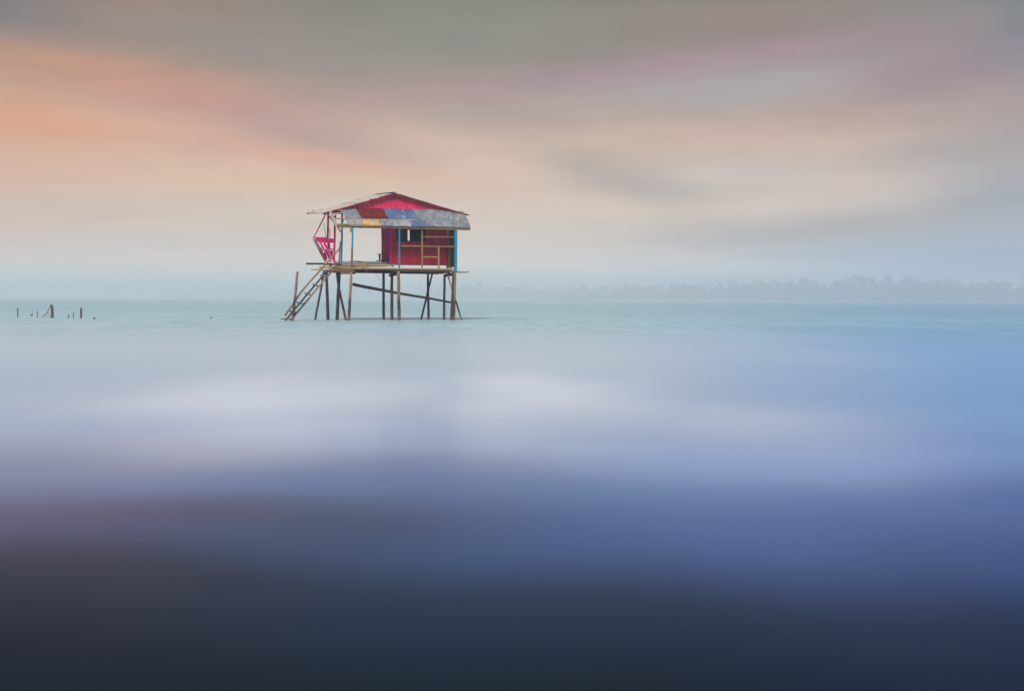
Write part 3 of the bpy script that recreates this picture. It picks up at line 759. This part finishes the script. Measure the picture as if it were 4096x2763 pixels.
MB().bar(hp(FA(1308, 355), 1.08), hp(FA(1310, 385), 1.08), .04, .06).build('rafter_end', MAGENTA, roof)
# eave beams at the left end
MB().bar(hp(FA(836, 490), 2.6), hp(FA(1130, 462), 1.5), .07, .10).build('eave_beam', DEEPRED, roof)
MB().bar(hp(FA(980, 436), 1.45), hp(FA(1125, 436), 1.45), .05, .05).build('eave_beam', WOOD_L, roof)
MB().bar(hp(FA(985, 465), 1.7), hp(FA(1150, 466), 1.7), .05, .10).build('eave_beam', DEEPRED, roof)

# ---- porch roof: frame, then the patched sheets
porch = MB().bar(hp(FA(1215, 712), -.04), hp(FB(1745, 766), -.04), .06, .165, EY, .006)
porch = porch.build('porch_roof', WOOD_M, house)
MB().bar(hp(FA(1140, 470), 1.1), hp(FB(1600, 500), 1.1), .06, .07).build('purlin', WOOD_M, porch)
MB().bar(hp(FA(1085, 711), -.10), hp(FA(1268, 709), -.10), .05, .200, EY, .004).build('beam_end', WOOD_L, porch)
MB().bar(hp(FA(1010, 497), .95), hp(FA(1175, 502), .95), .05, .055).build('batten', WOOD_L, porch)
MB().bar(hp(FA(1055, 588), .55), hp(FA(1230, 592), .55), .05, .055).build('batten', WOOD_L, porch)
# loose barge board leaning along the porch end
q = [hp(FA(952, 425), 1.2), hp(FA(968, 428), 1.2), hp(FA(1040, 570), .6), hp(FA(1088, 680), .05), hp(FA(1085, 742), -.12), hp(FA(1060, 735), -.12), hp(FA(955, 540), .7)]
MB().slab(q, .02, EY).build('barge_board', WOOD_W, porch)
for t_ in (.1, .36, .62, .9):
    a = hp(FA(1125, 425), 1.2).lerp(hp(FB(1610, 490), 1.2), t_) + dn * 2.6; b_ = hp(FA(1280, 725), -.05).lerp(hp(FB(1735, 745), -.05), t_) + dn * 1.5
    MB().bar(a, b_, .05, .06, EX).build('rafter', WOOD_M, porch)
YT, YM, YB = 1.27, .52, -.13
def topline(xb):     # crop B rows of the top edge, the lap and the bottom edge
    return 408 + max(0, (xb + 530) / 2140.0) * 30 + max(0, xb - 1250) * .085
lapx = lambda xb: 597 + max(0, (xb + 420)) * .012 + max(0, xb - 1100) * .05
botx = lambda xb: 711 + (xb + 375) * .0115
def strip(x0t, x1t, x0b, x1b, up, mat, w_, lift):
    if up: f0, f1, Y0, Y1 = topline, lapx, YT, YM
    else: f0, f1, Y0, Y1 = lapx, botx, YM, YB
    lf = UPV * lift
    MB().sheet(hp(FB(x0t, f0(x0t)), Y0) + lf, hp(FB(x1t, f0(x1t)), Y0) + lf, hp(FB(x1b, f1(x1b)), Y1) + lf, hp(FB(x0b, f1(x0b)), Y1) + lf, w_, .020, 4, .008).build('roof_sheet', mat, porch)
DX = 100.0
# upper course: x of joints along the top and the lap line
up = [(-530, -245, TIN_G), (-245, 226, TIN_R), (226, 535, TIN_B), (535, 735, TIN_B), (735, 905, TIN_G), (905, 1260, TIN_G), (1260, 1618, TIN_G)]
for i, (x0, x1, m_) in enumerate(up):
    strip(x0 - 4, x1 + 4, x0 + DX + 4, x1 + DX + 8, True, m_, max(6, round((x1 - x0) / 32)), .022 + .006 * (i % 2))
lo = [(-425, -155, TIN_P), (-155, 152, TIN_Y), (152, 385, TIN_G), (385, 680, TIN_P), (680, 960, TIN_B), (960, 1195, TIN_G), (1195, 1722, TIN_G)]
for i, (x0, x1, m_) in enumerate(lo):
    strip(x0 - 4, x1 + 4, x0 + 56, (x1 + 60 if x1 < 1700 else 1752), False, m_, max(6, round((x1 - x0) / 32)), .004 + .006 * (i % 2))

# ---- leaning pink rail and frame on the far left corner of the deck
rail = MB().bar(hp(FG(538, 190), 3.10), hp(FG(536, 480), 3.10), .09, .09, EY).bar(hp(FG(534, 478), 3.10), hp(FG(527, 770), 3.10), .10, .095, EY).build('rail_frame', CRIMSON, house)
def rb(p0, p1, Y0, Y1, wd, mat=MAGENTA, name='rail_bar', th=.05):
    return MB().bar(hp(FG(*p0), Y0), hp(FG(*p1), Y1), th, wd, EY, .002).build(name, mat, rail)
rb((545, 870), (560, 1030), 3.1, 3.1, .13, DEEPRED, 'rail_post')
rb((693, 430), (690, 800), 2.2, 2.2, .105, MAGENTA, 'rail_post', .08)
rb((688, 800), (676, 1290), 2.2, 2.2, .105, MAGENTA, 'rail_post', .08)
rb((496, 180), (212, 745), 3.25, 3.4, .062)
rb((500, 190), (690, 430), 2.9, 2.2, .062)
rb((690, 430), (836, 628), 2.2, 1.55, .062)
rb((172, 755), (510, 762), 3.42, 3.05, .062)
rb((485, 150), (490, 205), 2.5, 2.5, .10, MAGENTA, 'rail_post')
MB().slab([hp(FG(*p), 2.3) for p in ((235, 770), (330, 752), (520, 775), (670, 782), (672, 880), (430, 880), (345, 880), (290, 840))], .03, EY).build('rail_panel', MAGENTA, rail)
rb((445, 885), (700, 1335), 2.28, 2.12, .125, MAGENTA, 'rail_slat')
rb((340, 850), (610, 1330), 2.7, 2.5, .080, MAGENTA, 'rail_slat')
rb((235, 790), (500, 1290), 3.05, 2.9, .080, MAGENTA, 'rail_slat')
rb((195, 790), (330, 1050), 3.45, 3.38, .070, GREEN, 'rail_slat')
rb((330, 1050), (480, 1325), 3.38, 3.3, .085, WOOD_M, 'rail_slat')
rb((365, 985), (420, 1070), 2.8, 2.78, .05, GREEN, 'rail_slat')
rb((540, 1030), (672, 1030), 2.25, 2.25, .075)
rb((440, 1110), (500, 1260), 3.5, 3.5, .12, WOOD_D, 'rail_post')
rb((600, 1060), (620, 1170), 3.0, 3.0, .16, WOOD_D, 'rail_panel')
rb((480, 1040), (580, 1220), 3.0, 2.9, .06, WOOD_D, 'rail_slat')
MB().pole([hp(FG(432, 425), 3.6), hp(FG(492, 745), 3.4)], .014, .016, 6).build('rod', IRON, rail)
MB().pole([hp(FG(575, 540), 3.4), hp(FG(580, 775), 3.4)], .018, .02, 6).build('rod', IRON, rail)
post([FG(702, 235), FG(704, 300)], 1.9, .10, DEEPRED, 'post_packer')

# ================================================================== things on and beside the house
# ladder
lb = hz(FC(330, 1390), .1, 0.0)
ladder = empty('ladder', lb, TH)
tag(ladder, 'rough pole ladder leaning from the water up to the deck', 'ladder')
def ext(a, b_):
    d = b_ - a; return b_ + d.normalized() * .55
for p0, p1, Y in (((1165, 300), (285, 1345), .75), ((1262, 318), (425, 1310), .05)):
    a, b_ = hp(FC(*p0), Y + .1), hp(FC(*p1), Y - .25)
    MB().pole([a, b_, ext(a, b_)], .046, .052, 8).build('ladder_rail', PILE_L if Y < .3 else PILE_D, ladder)
for x0, y0, x1, y1 in ((1022, 402, 1140, 440), (850, 600, 972, 645), (672, 798, 822, 842), (485, 1000, 628, 1042), (330, 1195, 452, 1225)):
    MB().pole([hp(FC(x0, y0), .72), hp(FC(x1, y1), .0)], .042, .042, 8).build('rung', RUNG, ladder)
MB().pole([hp(FA(1122, 1108), -.1), hp(FC(640, 700), -.15), hp(FC(222, 1298), -.2)], .042, .054, 8).build('handrail', BAMBOO, ladder)
MB().bar(hp(FC(138, 1372), -.3), hp(FC(415, 1378), -.15), .16, .05, EY, .006).build('foot_board', PILE_L, ladder)
# mooring post at the foot of the ladder
mp = hp(FC(395, 1388), -.32); mp.z = 0
top = hp(FC(505, 312), -.32)
mpost = MB().pole([top, mp, mp + (mp - top).normalized() * .55], .060, .076, 10).build('mooring_post', PILE_L, None, mp)
tag(mpost, 'leaning pale timber mooring post at the foot of the ladder', 'post')

# iron pedestal standing on the deck beside the pink wall
pb = hp(FE(1465, 712), 1.45)
ped = empty('pedestal', pb, TH); tag(ped, 'small dark pedestal stand on the deck beside the plum coloured wall', 'stand')
MB().bar(hp(FE(1375, 695), 1.45), hp(FE(1560, 697), 1.45), .22, .045).build('base', IRON, ped)
MB().pole([hp(FE(1488, 690), 1.45), hp(FE(1486, 560), 1.45), hp(FE(1482, 500), 1.45), hp(FE(1478, 475), 1.45)], .044, .058, 10, 0).build('stem', IRON, ped)
MB().bar(hp(FE(1412, 468), 1.45), hp(FE(1548, 468), 1.45), .20, .02).build('top_plate', IRON, ped)
# block and rope on the deck edge
bk = hp(FE(972, 812), -.02)
blk = MB().bar(hp(FE(972, 722), .02), hp(FE(970, 812), .02), .09, .25, EY).build('wooden_block', WOOD_O, None, bk)
tag(blk, 'short orange wooden block upright on the yellow deck planks', 'block')
rp = MB(); pts = []
for i in range(15):
    an = -1.9 + i / 14 * 5.2
    pts.append(hp(FE(1020 + 82 * math.cos(an), 905 - 75 * math.sin(an)), -.14 + .02 * math.sin(3 * an)))
rp.pole(pts, .010, .010, 6, 0)
rp.pole([hp(FE(935, 930), -.14), hp(FE(1000, 860), -.15), hp(FE(1100, 800), -.13)], .022, .022, 7, 0)
rp.pole([hp(FE(865, 820), -.13), hp(FE(890, 870), -.14), hp(FE(885, 945), -.13)], .013, .013, 6, 0)
rp.pole([hp(FE(1062, 985), -.13), hp(FE(1058, 1080), -.13)], .008, .008, 6, 0)
rpo = rp.build('rope', ROPE, None, hp(FE(1000, 960), -.1))
tag(rpo, 'loop of pale rope hung over the deck edge under the block', 'rope')
ln = MB()
ln.pole([hp(FE(1370, 1085), .2), hp(FE(1395, 1160), .2), hp(FD(180, 440), .2), hp(FD(228, 515), .2)], .006, .006, 5, 0)
ln.pole([hp(FE(1330, 1080), .2), hp(FE(1325, 1190), .2)], .006, .006, 5, 0)
ln.pole([hp(FD(262, 520), .2), hp(FD(240, 600), .2), hp(FD(210, 670), .2)], .005, .005, 5, 0)
tag(ln.build('fishing_line', WEED, None, hp(FE(1370, 1085), .2)), 'thin dark tangled line hanging below the deck', 'line')

# ================================================================== stakes and floats out on the left
def stake(x, y0, y1, r, label, xt=None, r1=None, mat=STAKE):
    b_ = on_water(FS(x, y1)); t_ = at_dist(FS(xt if xt is not None else x, y0), b_.y)
    o = MB().pole([t_, b_, b_ + (b_ - t_).normalized() * .5], r, r1 or r, 8, .04).build('stake', mat, None, b_)
    return tag(o, label, 'stake', 'stakes standing in the sea')
stake(200, 262, 515, .030, 'thin tall stake standing alone nearest the photo edge')
stake(585, 320, 470, .012, 'slender twig-like stake with a small float at its foot', 590)
stake(706, 362, 517, .024, 'short stake between the float twig and the big net post')
stake(1512, 436, 535, .026, 'shortest stub stake between the net post and the thick stake', 1518)
stake(1640, 378, 530, .024, 'thin short stake just before the thick right stake', 1645)
stake(1835, 262, 535, .055, 'thick upright stake at the end of the row, beside a float', r1=.060, mat=STAKE_Y)
# the net post with its slanting stay and torn net
b_ = on_water(FS(1092, 525)); dN = b_.y
netp = empty('net_post', b_); tag(netp, 'tallest thick post with a slanting stay and torn net', 'post')
MB().pole([at_dist(FS(1085, 188), dN), at_dist(FS(1092, 525), dN), at_dist(FS(1092, 590), dN)], .060, .090, 10).build('post', STAKE_Y, netp)
MB().pole([at_dist(FS(1058, 172), dN - .05), at_dist(FS(1060, 240), dN - .05)], .03, .03, 7).build('post_tip', STAKE, netp)
MB().pole([at_dist(FS(1050, 215), dN), at_dist(FS(955, 395), dN), at_dist(FS(860, 470), dN - .2), at_dist(FS(808, 525), dN - .3)], .020, .014, 6).build('stay', STAKE, netp)
for x0, y0, x1, y1 in ((955, 400, 980, 520), (990, 360, 1000, 420), (960, 430, 1040, 520), (900, 440, 910, 520), (880, 470, 960, 525), (1000, 430, 1050, 500)):
    MB().pole([at_dist(FS(x0, y0), dN), at_dist(FS((x0 + x1) / 2 - 4, (y0 + y1) / 2 + 6), dN), at_dist(FS(x1, y1), dN)], .005, .005, 5, 0).build('net_strand', STAKE, netp)
def buoy(p, rx, rz, label):
    b_ = on_water(p); m = MB()
    vs, fs = [], []; nr, ns = 7, 10
    for j in range(nr + 1):
        th = math.pi * j / nr
        for i in range(ns):
            an = 2 * math.pi * i / ns
            k = 1 + .12 * mnoise.noise((math.cos(an) * 2 + p[0], math.sin(an) * 2, j * .8))
            vs.append(b_ + Vector((rx * k * math.sin(th) * math.cos(an), rx * k * math.sin(th) * math.sin(an), rz * .55 + rz * k * math.cos(th))))
    for j in range(nr):
        for i in range(ns): fs.append((j * ns + i, j * ns + (i + 1) % ns, (j + 1) * ns + (i + 1) % ns, (j + 1) * ns + i))
    m.add(vs, fs, True)
    m.pole([b_ + Vector((0, 0, rz * 1.4)), b_ + Vector((.01, 0, rz * 1.75))], rx * .22, rx * .18, 7, 0)   # mooring eye stub
    return tag(m.build('float', STAKE, None, b_), label, 'float', 'small floats on the water')
buoy(FS(553, 474), .075, .055, 'dark float at the foot of the slender twig stake')
buoy(FS(2178, 550), .065, .050, 'low dark float just past the thick end stake')
buoy((845, 1275), .040, .060, 'lone dark float midway between the stakes and the ladder')

# ================================================================== air
hm = bpy.data.materials.new('haze_air'); hm.use_nodes = True
ht = NT(hm.node_tree); ht.n.clear()
pv = ht.new('ShaderNodeVolumePrincipled')
pv.inputs['Color'].default_value = (0.815, 0.862, 0.892, 1)
pv.inputs['Density'].default_value = 0.00096
pv.inputs['Anisotropy'].default_value = 0.05
mo = ht.new('ShaderNodeOutputMaterial'); ht.l.new(pv.outputs[0], mo.inputs['Volume'])
hb = MB(); x0, x1, y0, y1, z0, z1 = -6100, 6100, -400, 7100, -2.0, 52.0
hb.add([(x0, y0, z0), (x1, y0, z0), (x1, y1, z0), (x0, y1, z0), (x0, y0, z1), (x1, y0, z1), (x1, y1, z1), (x0, y1, z1)],
       [(3, 2, 1, 0), (4, 5, 6, 7), (0, 1, 5, 4), (1, 2, 6, 5), (2, 3, 7, 6), (3, 0, 4, 7)])
tag(hb.build('haze', hm), 'thin pale haze lying over the sea', kind='stuff')
